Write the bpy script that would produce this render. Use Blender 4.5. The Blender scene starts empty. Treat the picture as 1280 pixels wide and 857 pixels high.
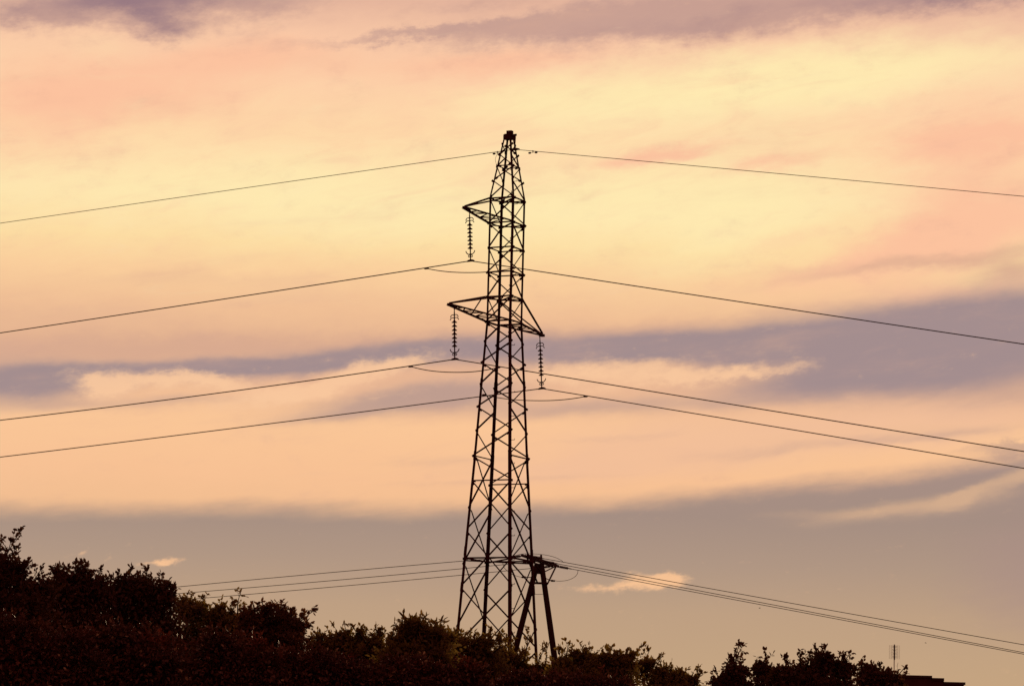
import bpy, bmesh, math, random
import numpy as np
from mathutils import Vector, Matrix

# ------------------------------------------------------------------ camera
SC = bpy.context.scene
COL = SC.collection
F = 3900.0                      # focal length in pixels of a 1280 wide picture
PITCH = math.atan(567.5 / F)
ROLL = math.radians(1.4)
EYE = Vector((0, 0, 1.6))
cam_data = bpy.data.cameras.new('camera')
cam_data.sensor_width = 36.0
cam_data.lens = 36.0 * F / 1280.0
cam_data.clip_start = 0.5
cam_data.clip_end = 20000
cam = bpy.data.objects.new('camera', cam_data)
COL.objects.link(cam)
CAM_ROT = Matrix.Rotation(math.pi / 2 + PITCH, 3, 'X') @ Matrix.Rotation(ROLL, 3, 'Z')
cam.matrix_world = Matrix.Translation(EYE) @ CAM_ROT.to_4x4()
SC.camera = cam

SC.view_settings.view_transform = 'Standard'
SC.view_settings.look = 'None'
SC.view_settings.gamma = 1.0
SC.view_settings.exposure = 0.0
SC.view_settings.use_curve_mapping = False


def ray(px, py):
    return (CAM_ROT @ Vector((px - 640.0, 428.5 - py, -F))).normalized()


def at_depth(px, py, Y):
    """the point seen at a pixel of the photograph at Y metres ahead"""
    d = ray(px, py)
    return EYE + d * (Y / d.y)


def at_height(px, py, z):
    d = ray(px, py)
    return EYE + d * ((z - EYE.z) / d.z)


def at_plane(px, py, p0, n):
    d = ray(px, py)
    return EYE + d * ((p0 - EYE).dot(n) / d.dot(n))


def srgb(r, g, b):
    f = lambda c: (c / 255 / 12.92) if c <= 10.31 else ((c / 255 + 0.055) / 1.055) ** 2.4
    return (f(r), f(g), f(b), 1.0)


# ------------------------------------------------------------------ sky
world = bpy.data.worlds.new('World')
SC.world = world
world.use_nodes = True
WT = world.node_tree
WT.nodes.clear()
SUN_EL, SUN_AZ = math.radians(3.0), math.radians(7.0)     # azimuth measured from +Y towards +X


def wn(kind, **kw):
    n = WT.nodes.new(kind)
    for k, v in kw.items():
        setattr(n, k, v)
    return n


def put(sock, v):
    if isinstance(v, bpy.types.NodeSocket):
        WT.links.new(v, sock)
    else:
        sock.default_value = v


def M(op, a, b=None, c=None, clamp=False):
    n = wn('ShaderNodeMath', operation=op, use_clamp=clamp)
    put(n.inputs[0], a)
    if b is not None: put(n.inputs[1], b)
    if c is not None: put(n.inputs[2], c)
    return n.outputs[0]


def VM(op, a, b=None, c=None, scale=None):
    n = wn('ShaderNodeVectorMath', operation=op)
    put(n.inputs[0], a)
    if b is not None: put(n.inputs[1], b)
    if c is not None: put(n.inputs[2], c)
    if scale is not None: put(n.inputs['Scale'], scale)
    return n.outputs['Value'] if op in ('DOT_PRODUCT', 'LENGTH') else n.outputs[0]


def mapped(v, loc=(0, 0, 0), rot=0.0, scale=(1, 1, 1), kind='TEXTURE'):
    n = wn('ShaderNodeMapping', vector_type=kind)
    put(n.inputs['Vector'], v)
    n.inputs['Location'].default_value = loc
    n.inputs['Rotation'].default_value = (0, 0, rot)
    n.inputs['Scale'].default_value = scale
    return n.outputs[0]


def noise(v, scale, detail=4.0, rough=0.55, out='Fac', dist=0.0):
    n = wn('ShaderNodeTexNoise')
    put(n.inputs['Vector'], v)
    n.inputs['Scale'].default_value = scale
    n.inputs['Detail'].default_value = detail
    n.inputs['Roughness'].default_value = rough
    n.inputs['Distortion'].default_value = dist
    return n.outputs[out]


def smooth(v, lo, hi):
    n = wn('ShaderNodeMapRange', interpolation_type='SMOOTHSTEP')
    put(n.inputs['Value'], v)
    n.inputs['From Min'].default_value = lo
    n.inputs['From Max'].default_value = hi
    return n.outputs['Result']


def mix(fac, a, b):
    n = wn('ShaderNodeMix', data_type='RGBA', blend_type='MIX')
    put(n.inputs['Factor'], fac)
    put(n.inputs[6], a)
    put(n.inputs[7], b)
    return n.outputs[2]


gen = wn('ShaderNodeTexCoord').outputs['Generated']
sep = wn('ShaderNodeSeparateXYZ'); put(sep.inputs[0], gen)
azim = M('ARCTAN2', sep.outputs[0], sep.outputs[1])
elev = M('ARCSINE', sep.outputs[2])
comb = wn('ShaderNodeCombineXYZ')
put(comb.inputs[0], M('MULTIPLY', azim, F / 100 * 0.99))
put(comb.inputs[1], M('MULTIPLY', M('SUBTRACT', elev, PITCH), F / 100))
put(comb.inputs[2], 0.37)
S = comb.outputs[0]            # angles on the sky in units of 1.47 degrees, measured from the tower's direction


def sky_xy(px, py):
    dx, dy = (px - 640) / 100, (428.5 - py) / 100
    c, s = math.cos(ROLL), math.sin(ROLL)
    return dx * c - dy * s, dx * s + dy * c


# air currents bend everything: wide slow swirls, then streaks, then fine wisps
tilt = math.radians(7)
w1 = VM('SUBTRACT', noise(mapped(S, (0, 0, 0), tilt, (2.6, 1.1, 1)), 1.0, 2.0, 0.5, 'Color'), (0.5, 0.5, 0.5))
w2 = VM('SUBTRACT', noise(mapped(S, (3.1, 5.2, 0), tilt, (1.0, 0.42, 1)), 1.0, 6.0, 0.62, 'Color'), (0.5, 0.5, 0.5))
W = VM('ADD', S, VM('MULTIPLY', w1, (0.5, 0.15, 0)))
W = VM('ADD', W, VM('MULTIPLY', w2, (0.75, 0.34, 0)))
w3 = VM('SUBTRACT', noise(mapped(S, (8.1, 1.2, 0), tilt, (0.3, 0.16, 1)), 1.0, 5.0, 0.65, 'Color'), (0.5, 0.5, 0.5))
W = VM('ADD', W, VM('MULTIPLY', w3, (0.22, 0.14, 0)))
streak = M('SUBTRACT', noise(mapped(S, (1.7, 9.1, 0), tilt, (1.9, 0.34, 1)), 1.0, 7.0, 0.6), 0.5)
wisp = M('SUBTRACT', noise(mapped(S, (2.2, 7.3, 0), math.radians(13), (1.15, 0.3, 1)), 1.0, 8.0, 0.62, 'Fac', 1.1), 0.5)
tuft = M('SUBTRACT', noise(mapped(S, (4.7, 6.1, 0), tilt, (0.2, 0.11, 1)), 1.0, 6.0, 0.65), 0.5)
puff = M('SUBTRACT', noise(mapped(S, (7.7, 2.1, 0), tilt, (0.55, 0.3, 1)), 1.0, 7.0, 0.62), 0.5)


def blob(v, px, py, rx, ry, ang=0.0, w=1.0):
    cx, cy = sky_xy(px, py)
    q = mapped(v, (cx, cy, 0.37), math.radians(ang + 1.4), (rx / 100, ry / 100, 1.0))
    d2 = VM('DOT_PRODUCT', q, q)
    return M('MULTIPLY', M('EXPONENT', M('MULTIPLY', d2, -1.0)), w)


def after(v, prev):
    """v, evaluated only once prev is known (keeps the shader's stack small)"""
    return VM('MULTIPLY_ADD', prev, (1e-7, 1e-7, 0.0), v) if prev is not None else v


def field(v, blobs, detail=None, amt=0.0, prev=None):
    tot = None
    for b in blobs:
        g = blob(after(v, prev if tot is None else tot), *b)
        tot = g if tot is None else M('ADD', tot, g)
    if detail is not None:
        tot = M('ADD', tot, M('MULTIPLY', detail, amt))
    return tot


def layer(prev, color, blobs, lo, hi, detail=streak, amt=0.35, v=None, opacity=1.0):
    m = smooth(field(v or W, blobs, detail, amt, prev), lo, hi)
    if opacity != 1.0:
        m = M('MULTIPLY', m, opacity)
    return mix(m, prev, srgb(*color))


# height bands of the lit overcast
sepw = wn('ShaderNodeSeparateXYZ'); put(sepw.inputs[0], W)
ramp = wn('ShaderNodeValToRGB')
Y_LO, Y_HI = -4.5, 4.6
put(ramp.inputs[0], M('DIVIDE', M('SUBTRACT', sepw.outputs[1], Y_LO), Y_HI - Y_LO, clamp=True))
bands = [(0, (228, 180, 156)), (55, (249, 200, 166)), (110, (253, 208, 168)), (170, (254, 215, 168)), (250, (254, 227, 174)),
         (310, (253, 221, 163)), (350, (250, 206, 156)), (395, (240, 191, 149)), (440, (227, 178, 144)),
         (485, (234, 183, 147)), (535, (250, 198, 151)), (600, (247, 193, 148)), (700, (235, 185, 140)), (860, (215, 175, 135))]
cr = ramp.color_ramp
stops = sorted(((428.5 - y) / 100, c) for y, c in bands)
while len(cr.elements) < len(stops):
    cr.elements.new(0.5)
for e, (p, c) in zip(cr.elements, stops):
    e.position = (p - Y_LO) / (Y_HI - Y_LO)
    e.color = srgb(*c)
sky = ramp.outputs[0]

# pale yellow sheets
sky = layer(sky, (255, 235, 178), [(1050, 95, 330, 42, 3), (820, 140, 260, 40, 4, .6), (770, 250, 150, 50, 8, .8), (930, 275, 130, 60, 20, .8),
                                   (250, 235, 330, 42, 4, .7), (470, 270, 200, 45, 0, .7), (640, 120, 120, 30, 5, .4), (130, 70, 60, 25, 0, .3)], .05, 1.15, streak, .6, opacity=.95)
# salmon sheets
sky = layer(sky, (252, 193, 158), [(150, 95, 190, 30, 5, .35), (70, 135, 130, 42, 5, .9), (240, 130, 110, 40, 5, .5), (30, 195, 120, 30, 0, .4), (860, 190, 75, 11, 8, .8), (965, 208, 75, 12, 8, .75),
                                   (900, 105, 90, 10, 5, .35), (1240, 180, 120, 24, 4, .75), (1230, 275, 130, 50, 8, .75), (1110, 330, 190, 34, 10, .9), (1190, 375, 140, 20, 6, .7), (980, 300, 60, 14, 14, .4),
                                   (780, 200, 60, 12, 6, .6), (450, 175, 90, 16, 4, .25), (330, 70, 120, 22, 4, .7), (560, 80, 200, 20, 4, .4), (1210, 200, 130, 70, 5, .6), (640, 75, 140, 16, 4, .5)], .05, 1.15, puff, .55, opacity=.95)
# dusky tan sheets
sky = layer(sky, (214, 168, 143), [(1150, 335, 210, 11, 7, .8), (1270, 345, 50, 16, 4, .8), (1010, 335, 90, 9, 6, .4), (60, 445, 260, 26, 3, .8), (330, 435, 240, 16, 3, .6),
                                   (640, 425, 200, 18, 3, .6), (250, 352, 170, 12, 2, .35), (60, 395, 200, 14, 2, .3), (930, 400, 260, 14, 6, .35)], .05, 1.2, streak, .6, opacity=.85)
# the dark roof of cloud along the top
W_soft = W
W = VM('ADD', W, VM('MULTIPLY', w3, (0.25, 0.2, 0)))
sky = layer(sky, (197, 157, 145), [(130, 12, 190, 34, 3, 1.0), (60, 38, 90, 18, 0, .5), (195, 46, 40, 16, -15, .5), (330, 6, 90, 24, 12, .7), (510, 42, 150, 8, 7, .75), (640, 40, 120, 16, 6, .6), (820, 26, 220, 34, 5, 1.0), (1050, 12, 260, 24, 4, .9), (1240, 0, 120, 22, 4, .9),
                                   (600, 4, 120, 8, 6, .35)], .02, 1.15, M('ADD', puff, M('MULTIPLY', tuft, 0.4)), .85, opacity=.92)
sky = layer(sky, (142, 114, 127), [(125, 8, 75, 22, 12, .75), (240, 0, 85, 24, 5, .75), (200, 34, 55, 16, -20, .7), (15, 32, 40, 10, 0, .45), (900, 30, 90, 16, 8, .35),
                                   (1130, 8, 130, 14, 3, .5), (1220, 4, 60, 14, 0, .5), (760, 40, 130, 12, 4, .2)], .02, 1.25, puff, .8, opacity=.9)
# the long slate band
W_band = VM('ADD', S, VM('ADD', VM('MULTIPLY', w1, (0.5, 0.13, 0)), VM('MULTIPLY', w2, (0.6, 0.2, 0))))
sky = layer(sky, (161, 140, 142), [(30, 486, 95, 26, 2, 1.15), (120, 476, 70, 15, 4, .5), (200, 464, 130, 11, 3, .75), (340, 459, 140, 15, 6, .9), (500, 442, 150, 16, 6, .9), (700, 438, 150, 18, 2, 1.0),
                                   (880, 434, 150, 23, 4, 1.05), (1080, 425, 170, 40, 8, 1.05), (1260, 412, 130, 44, 5, 1.15), (1180, 472, 170, 38, 5, .95), (1010, 485, 120, 18, 4, .5)],
            .0, 1.15, streak, .4, v=W_band, opacity=.97)
sky = layer(sky, (181, 151, 142), [(480, 503, 105, 14, 5, .9), (580, 492, 90, 20, 4, .9), (720, 512, 120, 12, 3, .7), (930, 502, 130, 12, 4, .7), (400, 520, 100, 8, 4, .4), (1230, 508, 130, 18, 5, .6), (240, 504, 90, 8, 4, .5), (60, 512, 120, 10, 2, .5)],
            .0, 1.2, streak, .6, v=W_band, opacity=.85)
# bright torn edges under it
sky = layer(sky, (249, 200, 158), [(135, 488, 22, 17, 0, .7), (175, 482, 68, 12, 2, .95), (265, 480, 75, 11, -6, .9), (365, 490, 70, 11, 12, .7), (450, 466, 70, 14, 14, .95), (505, 455, 40, 9, 10, .6), (740, 466, 120, 14, 2, 1.05),
                                   (850, 474, 110, 11, 8, .8), (960, 465, 70, 7, 6, .6), (330, 500, 150, 12, 6, .4)], .05, 1.2, M('ADD', M('MULTIPLY', wisp, 0.7), M('MULTIPLY', tuft, 0.9)), 1.0, v=VM('ADD', W_band, VM('MULTIPLY', w3, (0.35, 0.26, 0))), opacity=.92)
# pinker, streakier deck to the right of the pylon
sky = layer(sky, (240, 189, 154), [(880, 550, 280, 40, 4, 1.0), (1180, 535, 150, 26, 5, .9), (700, 590, 140, 16, 3, .5)], .1, 1.1, wisp, .7, v=W_band, opacity=.75)
sky = layer(sky, (190, 156, 142), [(1000, 560, 150, 8, 5, .5), (760, 548, 120, 6, 4, .3), (1180, 548, 110, 7, 6, .5), (560, 575, 120, 7, 3, .35), (620, 600, 150, 5, 2, .35)], .05, 1.1, wisp, .8, v=W_band, opacity=.7)
# faint mottling and drawn out wisps through the lit deck
sky = layer(sky, (255, 232, 182), [(640, 190, 1500, 150, 4, .3)], .2, 0.85, wisp, 1.2, v=S, opacity=.5)
sky = layer(sky, (246, 190, 160), [(640, 190, 1500, 190, 4, .3)], .2, 0.85, wisp, -1.2, v=S, opacity=.5)
sky = layer(sky, (240, 184, 150), [(640, 250, 2200, 700, 0, .2)], .12, 0.75, M('ADD', streak, M('MULTIPLY', puff, 0.5)), 1.0, v=S, opacity=.32)
# clear grey dusk air below
sx = sepw.outputs[0]
# edge height of the lit deck, rising to the right
edge = M('ADD', M('MULTIPLY', sx, 0.03), M('MULTIPLY', M('POWER', M('MAXIMUM', M('ADD', sx, 0.5), 0.0), 1.6), 0.026))
sepb = wn('ShaderNodeSeparateXYZ'); put(sepb.inputs[0], VM('ADD', S, VM('MULTIPLY', w2, (0.4, 0.16, 0))))
low = M('SUBTRACT', M('ADD', edge, -2.02), sepb.outputs[1])
low = M('ADD', low, M('MULTIPLY', streak, 0.2))
lowmask = smooth(low, -0.12, 0.22)
ramp2 = wn('ShaderNodeValToRGB')
sepS = wn('ShaderNodeSeparateXYZ'); put(sepS.inputs[0], S)
put(ramp2.inputs[0], M('DIVIDE', M('ADD', sepS.outputs[1], 5.0), 4.0, clamp=True))
c2 = ramp2.color_ramp
lows = sorted(((428.5 - y) / 100, c) for y, c in [(560, (168, 142, 133)), (640, (165, 142, 130)), (700, (176, 150, 131)), (760, (190, 159, 130)), (850, (197, 164, 128)), (910, (200, 166, 128))])
while len(c2.elements) < len(lows):
    c2.elements.new(0.5)
for e, (p, c) in zip(c2.elements, lows):
    e.position = (p + 5.0) / 4.0
    e.color = srgb(*c)
sky = mix(lowmask, sky, ramp2.outputs[0])
sky = layer(sky, (170, 141, 134), [(1290, 720, 140, 90, 0, .9), (1280, 560, 100, 12, 8, .8)], .2, 1.0, streak, .3, opacity=.6)
# stray lit scraps
sky = layer(sky, (226, 182, 144), [(1130, 637, 130, 11, 7, .9), (1215, 618, 60, 9, 24, .9), (1275, 600, 40, 10, 25, .9), (1010, 640, 90, 7, 2, .35), (1240, 540, 160, 14, 3, .5), (1050, 545, 150, 10, 3, .3)],
            .05, 1.35, streak, .9, v=W_band, opacity=.7)
sky = layer(sky, (250, 196, 148), [(806, 727, 38, 10, 3, 1.0), (748, 733, 44, 5, 2, .6), (840, 725, 20, 8, 3, .85), (792, 719, 16, 6, 0, .5), (822, 719, 14, 5, 0, .4), (216, 702.5, 16, 6, 14, 1.0), (196, 706, 18, 3, 4, .5), (116, 690, 10, 3, 40, .45), (141, 701, 11, 2.5, 30, .4)],
            .15, 1.1, tuft, 1.5, v=VM('ADD', S, VM('MULTIPLY', w3, (0.26, 0.17, 0))), opacity=.92)

nish = wn('ShaderNodeTexSky', sky_type='NISHITA')
nish.sun_disc = False
nish.sun_elevation = SUN_EL
nish.sun_rotation = SUN_AZ
nish.air_density = 1.5
nish.dust_density = 3.0
bg_clear = wn('ShaderNodeBackground'); put(bg_clear.inputs[0], nish.outputs[0]); bg_clear.inputs[1].default_value = 0.06
bg_veil = wn('ShaderNodeBackground'); bg_veil.inputs[0].default_value = srgb(205, 130, 115); bg_veil.inputs[1].default_value = 0.5
veil = wn('ShaderNodeMixShader')
put(veil.inputs[0], smooth(noise(gen, 2.5, 5.0, 0.6), 0.25, 0.6))
WT.links.new(bg_clear.outputs[0], veil.inputs[1])
WT.links.new(bg_veil.outputs[0], veil.inputs[2])
bg_cloud = wn('ShaderNodeBackground'); put(bg_cloud.inputs[0], sky); bg_cloud.inputs[1].default_value = 1.0
front = M('MULTIPLY', smooth(M('ABSOLUTE', azim), 0.9, 0.35), smooth(elev, 0.62, 0.26))
mixw = wn('ShaderNodeMixShader')
put(mixw.inputs[0], front)
WT.links.new(veil.outputs[0], mixw.inputs[1])
WT.links.new(bg_cloud.outputs[0], mixw.inputs[2])
wout = wn('ShaderNodeOutputWorld')
WT.links.new(mixw.outputs[0], wout.inputs[0])

# ------------------------------------------------------------------ sun, low behind the cloud ahead
sun_data = bpy.data.lights.new('sun', 'SUN')
sun_data.energy = 2.5
sun_data.angle = math.radians(10)
sun_data.color = (1.0, 0.72, 0.42)
sun = bpy.data.objects.new('sun', sun_data)
COL.objects.link(sun)
to_sun = Vector((math.sin(SUN_AZ) * math.cos(SUN_EL), math.cos(SUN_AZ) * math.cos(SUN_EL), math.sin(SUN_EL)))
sun.rotation_euler = to_sun.to_track_quat('Z', 'Y').to_euler()


# ------------------------------------------------------------------ materials
def material(name, color, rough=0.7, metallic=0.0, spot=None, scale=6.0, bump=0.0, spec=0.3):
    m = bpy.data.materials.new(name)
    m.use_nodes = True
    t = m.node_tree
    b = t.nodes['Principled BSDF']
    b.inputs['Roughness'].default_value = rough
    b.inputs['Metallic'].default_value = metallic
    b.inputs['Specular IOR Level'].default_value = spec
    tc = t.nodes.new('ShaderNodeTexCoord')
    nz = t.nodes.new('ShaderNodeTexNoise')
    nz.inputs['Scale'].default_value = scale
    nz.inputs['Detail'].default_value = 6
    t.links.new(tc.outputs['Object'], nz.inputs['Vector'])
    r = t.nodes.new('ShaderNodeValToRGB')
    r.color_ramp.elements[0].position = 0.35
    r.color_ramp.elements[1].position = 0.68
    r.color_ramp.elements[0].color = (*color, 1)
    r.color_ramp.elements[1].color = (*(spot or color), 1)
    t.links.new(nz.outputs['Fac'], r.inputs[0])
    t.links.new(r.outputs[0], b.inputs['Base Color'])
    if bump:
        bp = t.nodes.new('ShaderNodeBump')
        bp.inputs['Strength'].default_value = bump
        t.links.new(nz.outputs['Fac'], bp.inputs['Height'])
        t.links.new(bp.outputs[0], b.inputs['Normal'])
    return m


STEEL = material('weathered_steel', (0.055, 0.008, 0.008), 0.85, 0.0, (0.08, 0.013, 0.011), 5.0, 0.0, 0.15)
WIRE = material('tarnished_wire', (0.07, 0.035, 0.022), 1.0, 0.0, (0.09, 0.045, 0.03), 9.0, 0.0, 0.0)
GLASS = material('glazed_insulator', (0.06, 0.014, 0.012), 0.65, 0.0, (0.08, 0.02, 0.014), 9.0)
POLE = material('creosoted_wood', (0.03, 0.005, 0.0045), 0.95, 0.0, (0.045, 0.009, 0.007), 12.0, 0.3)
BARK = material('bark', (0.05, 0.026, 0.018), 0.95, 0.0, (0.09, 0.05, 0.03), 18.0, 0.5)
RENDERED = material('dark_render', (0.07, 0.014, 0.013), 0.9, 0.0, (0.09, 0.02, 0.018), 1.5)
ROOFING = material('roof_felt', (0.05, 0.015, 0.013), 0.9, 0.0, (0.06, 0.02, 0.016), 3.0)
PANE = material('window_pane', (0.03, 0.025, 0.025), 0.1, 0.0, (0.04, 0.03, 0.03), 1.0, 0.0, 0.5)
ALU = material('aluminium', (0.42, 0.36, 0.32), 0.4, 0.6, (0.5, 0.42, 0.36), 9.0)
FEATHER = material('dark_feather', (0.03, 0.02, 0.018), 0.8)
SOIL = material('dry_grass_soil', (0.05, 0.035, 0.015), 0.95, 0.0, (0.09, 0.055, 0.025), 0.6, 0.4)


def leaf_material(name, stops, trans=0.35, patch=None, through=(0.2, 0.1, 0.03)):
    m = bpy.data.materials.new(name)
    m.use_nodes = True
    t = m.node_tree
    t.nodes.clear()
    geo = t.nodes.new('ShaderNodeNewGeometry')
    r = t.nodes.new('ShaderNodeValToRGB')
    while len(r.color_ramp.elements) < len(stops):
        r.color_ramp.elements.new(0.5)
    for e, (p, c) in zip(r.color_ramp.elements, stops):
        e.position = p
        e.color = (*c, 1)
    t.links.new(geo.outputs['Random Per Island'], r.inputs[0])
    col = r.outputs[0]
    if patch:
        tc = t.nodes.new('ShaderNodeTexCoord')
        nz = t.nodes.new('ShaderNodeTexNoise')
        nz.inputs['Scale'].default_value = 1.6
        nz.inputs['Detail'].default_value = 3
        t.links.new(tc.outputs['Object'], nz.inputs['Vector'])
        mr = t.nodes.new('ShaderNodeMapRange')
        mr.inputs['From Min'].default_value = patch[1]
        mr.inputs['From Max'].default_value = patch[1] + 0.1
        t.links.new(nz.outputs['Fac'], mr.inputs['Value'])
        mx = t.nodes.new('ShaderNodeMix')
        mx.data_type = 'RGBA'
        t.links.new(mr.outputs[0], mx.inputs['Factor'])
        t.links.new(col, mx.inputs[6])
        mx.inputs[7].default_value = (*patch[0], 1)
        col = mx.outputs[2]
    b = t.nodes.new('ShaderNodeBsdfPrincipled')
    b.inputs['Roughness'].default_value = 0.5
    b.inputs['Specular IOR Level'].default_value = 0.35
    t.links.new(col, b.inputs['Base Color'])
    tr = t.nodes.new('ShaderNodeBsdfTranslucent')
    glow = t.nodes.new('ShaderNodeMix')             # light through a leaf is yellower than light off it
    glow.data_type = 'RGBA'
    glow.inputs['Factor'].default_value = 0.6
    t.links.new(col, glow.inputs[6])
    glow.inputs[7].default_value = (*through, 1)
    t.links.new(glow.outputs[2], tr.inputs['Color'])
    ms = t.nodes.new('ShaderNodeMixShader')
    ms.inputs[0].default_value = trans
    t.links.new(b.outputs[0], ms.inputs[1])
    t.links.new(tr.outputs[0], ms.inputs[2])
    o = t.nodes.new('ShaderNodeOutputMaterial')
    t.links.new(ms.outputs[0], o.inputs[0])
    return m


G1 = leaf_material('autumn_olive_leaf', [(0.0, (0.06, 0.016, 0.008)), (0.5, (0.09, 0.034, 0.011)), (0.85, (0.15, 0.085, 0.02)), (1.0, (0.2, 0.06, 0.02))], 0.45, None, (0.42, 0.28, 0.06))
G2 = leaf_material('autumn_brown_leaf', [(0.0, (0.06, 0.012, 0.007)), (0.6, (0.09, 0.025, 0.010)), (0.9, (0.14, 0.05, 0.02)), (1.0, (0.25, 0.10, 0.04))], 0.3, ((0.26, 0.05, 0.02), 0.63), (0.3, 0.12, 0.03))
G3 = leaf_material('dark_leaf', [(0.0, (0.065, 0.010, 0.006)), (0.7, (0.09, 0.018, 0.008)), (1.0, (0.13, 0.05, 0.016))], 0.25)


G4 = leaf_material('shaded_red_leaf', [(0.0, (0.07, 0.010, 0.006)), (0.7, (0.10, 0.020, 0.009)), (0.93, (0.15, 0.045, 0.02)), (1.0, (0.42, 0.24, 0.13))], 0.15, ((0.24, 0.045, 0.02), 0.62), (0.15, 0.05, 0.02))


# ------------------------------------------------------------------ object helpers
def link(name, me, mat, parent=None):
    o = bpy.data.objects.new(name, me)
    COL.objects.link(o)
    if mat:
        me.materials.append(mat)
    if parent:
        o.parent = parent
    return o


def tag(o, label, cat, group=None):
    o['label'] = label
    o['category'] = cat
    if group:
        o['group'] = group
    return o


def empty(name, loc, label, cat, group=None, rotz=0.0):
    o = bpy.data.objects.new(name, None)
    COL.objects.link(o)
    o.location = loc
    o.rotation_euler = (0, 0, rotz)
    return tag(o, label, cat, group)


class Geo:
    """collects vertices and faces of ONE mesh; origin is subtracted so that parts sit in their parent's space"""
    def __init__(self, origin=(0, 0, 0)):
        self.v, self.f, self.o = [], [], Vector(origin)

    def prism(self, p0, p1, poly0, poly1):
        n = len(poly0)
        b = len(self.v)
        for q in poly0: self.v.append(tuple(p0 + q - self.o))
        for q in poly1: self.v.append(tuple(p1 + q - self.o))
        for i in range(n):
            j = (i + 1) % n
            self.f.append((b + i, b + j, b + n + j, b + n + i))
        self.f.append(tuple(range(b + n - 1, b - 1, -1)))
        self.f.append(tuple(range(b + n, b + 2 * n)))

    def angle(self, p0, p1, da, db, w, t=0.008):
        """steel angle section from p0 to p1, flanges along da and db (made square to the bar)"""
        p0, p1 = Vector(p0), Vector(p1)
        ax = (p1 - p0).normalized()
        da = (da - ax * da.dot(ax)).normalized()
        db = (db - ax * db.dot(ax)).normalized()
        poly = [Vector((0, 0, 0)), da * w, da * w + db * t, da * t + db * t, da * t + db * w, db * w]
        self.prism(p0, p1, poly, poly)

    def bar(self, p0, p1, w, h=None, up=Vector((0, 0, 1))):
        p0, p1 = Vector(p0), Vector(p1)
        h = h or w
        ax = (p1 - p0).normalized()
        if abs(ax.dot(up)) > 0.98:
            up = Vector((1, 0, 0))
        a = ax.cross(up).normalized()
        b = a.cross(ax).normalized()
        poly = [a * w / 2 + b * h / 2, -a * w / 2 + b * h / 2, -a * w / 2 - b * h / 2, a * w / 2 - b * h / 2]
        self.prism(p0, p1, poly, poly)

    def tube(self, pts, radii, seg=6, cap=True):
        pts = [Vector(p) for p in pts]
        if not hasattr(radii, '__len__'):
            radii = [radii] * len(pts)
        b0 = len(self.v)
        up = None
        for i, p in enumerate(pts):
            ax = (pts[min(i + 1, len(pts) - 1)] - pts[max(i - 1, 0)]).normalized()
            if up is None:
                up = Vector((0, 0, 1)) if abs(ax.z) < 0.9 else Vector((1, 0, 0))
            a = ax.cross(up).normalized()
            up = a.cross(ax).normalized()
            for k in range(seg):
                th = 2 * math.pi * k / seg
                self.v.append(tuple(p + (a * math.cos(th) + up * math.sin(th)) * radii[i] - self.o))
        for i in range(len(pts) - 1):
            for k in range(seg):
                j = (k + 1) % seg
                self.f.append((b0 + i * seg + k, b0 + i * seg + j, b0 + (i + 1) * seg + j, b0 + (i + 1) * seg + k))
        if cap:
            self.f.append(tuple(b0 + k for k in range(seg - 1, -1, -1)))
            e = b0 + (len(pts) - 1) * seg
            self.f.append(tuple(e + k for k in range(seg)))

    def lathe(self, base, prof, seg=12, axis=Vector((0, 0, 1))):
        """profile [(radius, distance along the axis)] closed at both ends"""
        base = Vector(base)
        a = axis.orthogonal().normalized()
        b = axis.cross(a).normalized()
        b0 = len(self.v)
        for r, h in prof:
            for k in range(seg):
                th = 2 * math.pi * k / seg
                self.v.append(tuple(base + axis * h + (a * math.cos(th) + b * math.sin(th)) * r - self.o))
        n = len(prof)
        for i in range(n - 1):
            for k in range(seg):
                j = (k + 1) % seg
                self.f.append((b0 + i * seg + k, b0 + i * seg + j, b0 + (i + 1) * seg + j, b0 + (i + 1) * seg + k))
        self.f.append(tuple(b0 + k for k in range(seg - 1, -1, -1)))
        self.f.append(tuple(b0 + (n - 1) * seg + k for k in range(seg)))

    def plate(self, c, a, b, n, wa, wb, t=0.01):
        """flat gusset: centre c, half sizes along a and b, thickness along n"""
        poly = [a * wa + b * wb, -a * wa + b * wb, -a * wa - b * wb, a * wa - b * wb]
        self.prism(Vector(c) - n * t / 2, Vector(c) + n * t / 2, poly, poly)

    def build(self, name, mat, parent=None, smooth=False):
        me = bpy.data.meshes.new(name)
        me.from_pydata(self.v, [], self.f)
        bm = bmesh.new(); bm.from_mesh(me)
        bmesh.ops.recalc_face_normals(bm, faces=bm.faces)
        bm.to_mesh(me); bm.free()
        if smooth:
            for p in me.polygons: p.use_smooth = True
        return link(name, me, mat, parent)


# ------------------------------------------------------------------ ground
g = Geo()
n = 60
for j in range(n + 1):
    for i in range(n + 1):
        u, v = (i / n * 2 - 1), (j / n * 2 - 1)
        x = math.copysign(abs(u) ** 2.2, u) * 4000
        y = math.copysign(abs(v) ** 2.2, v) * 4000
        z = -0.02 * (1 + math.sin(x * 0.05) * math.cos(y * 0.043))
        g.v.append((x, y, z))
for j in range(n):
    for i in range(n):
        a = j * (n + 1) + i
        g.f.append((a, a + 1, a + n + 2, a + n + 1))
gr = g.build('ground', SOIL)
gr['kind'] = 'structure'

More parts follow.
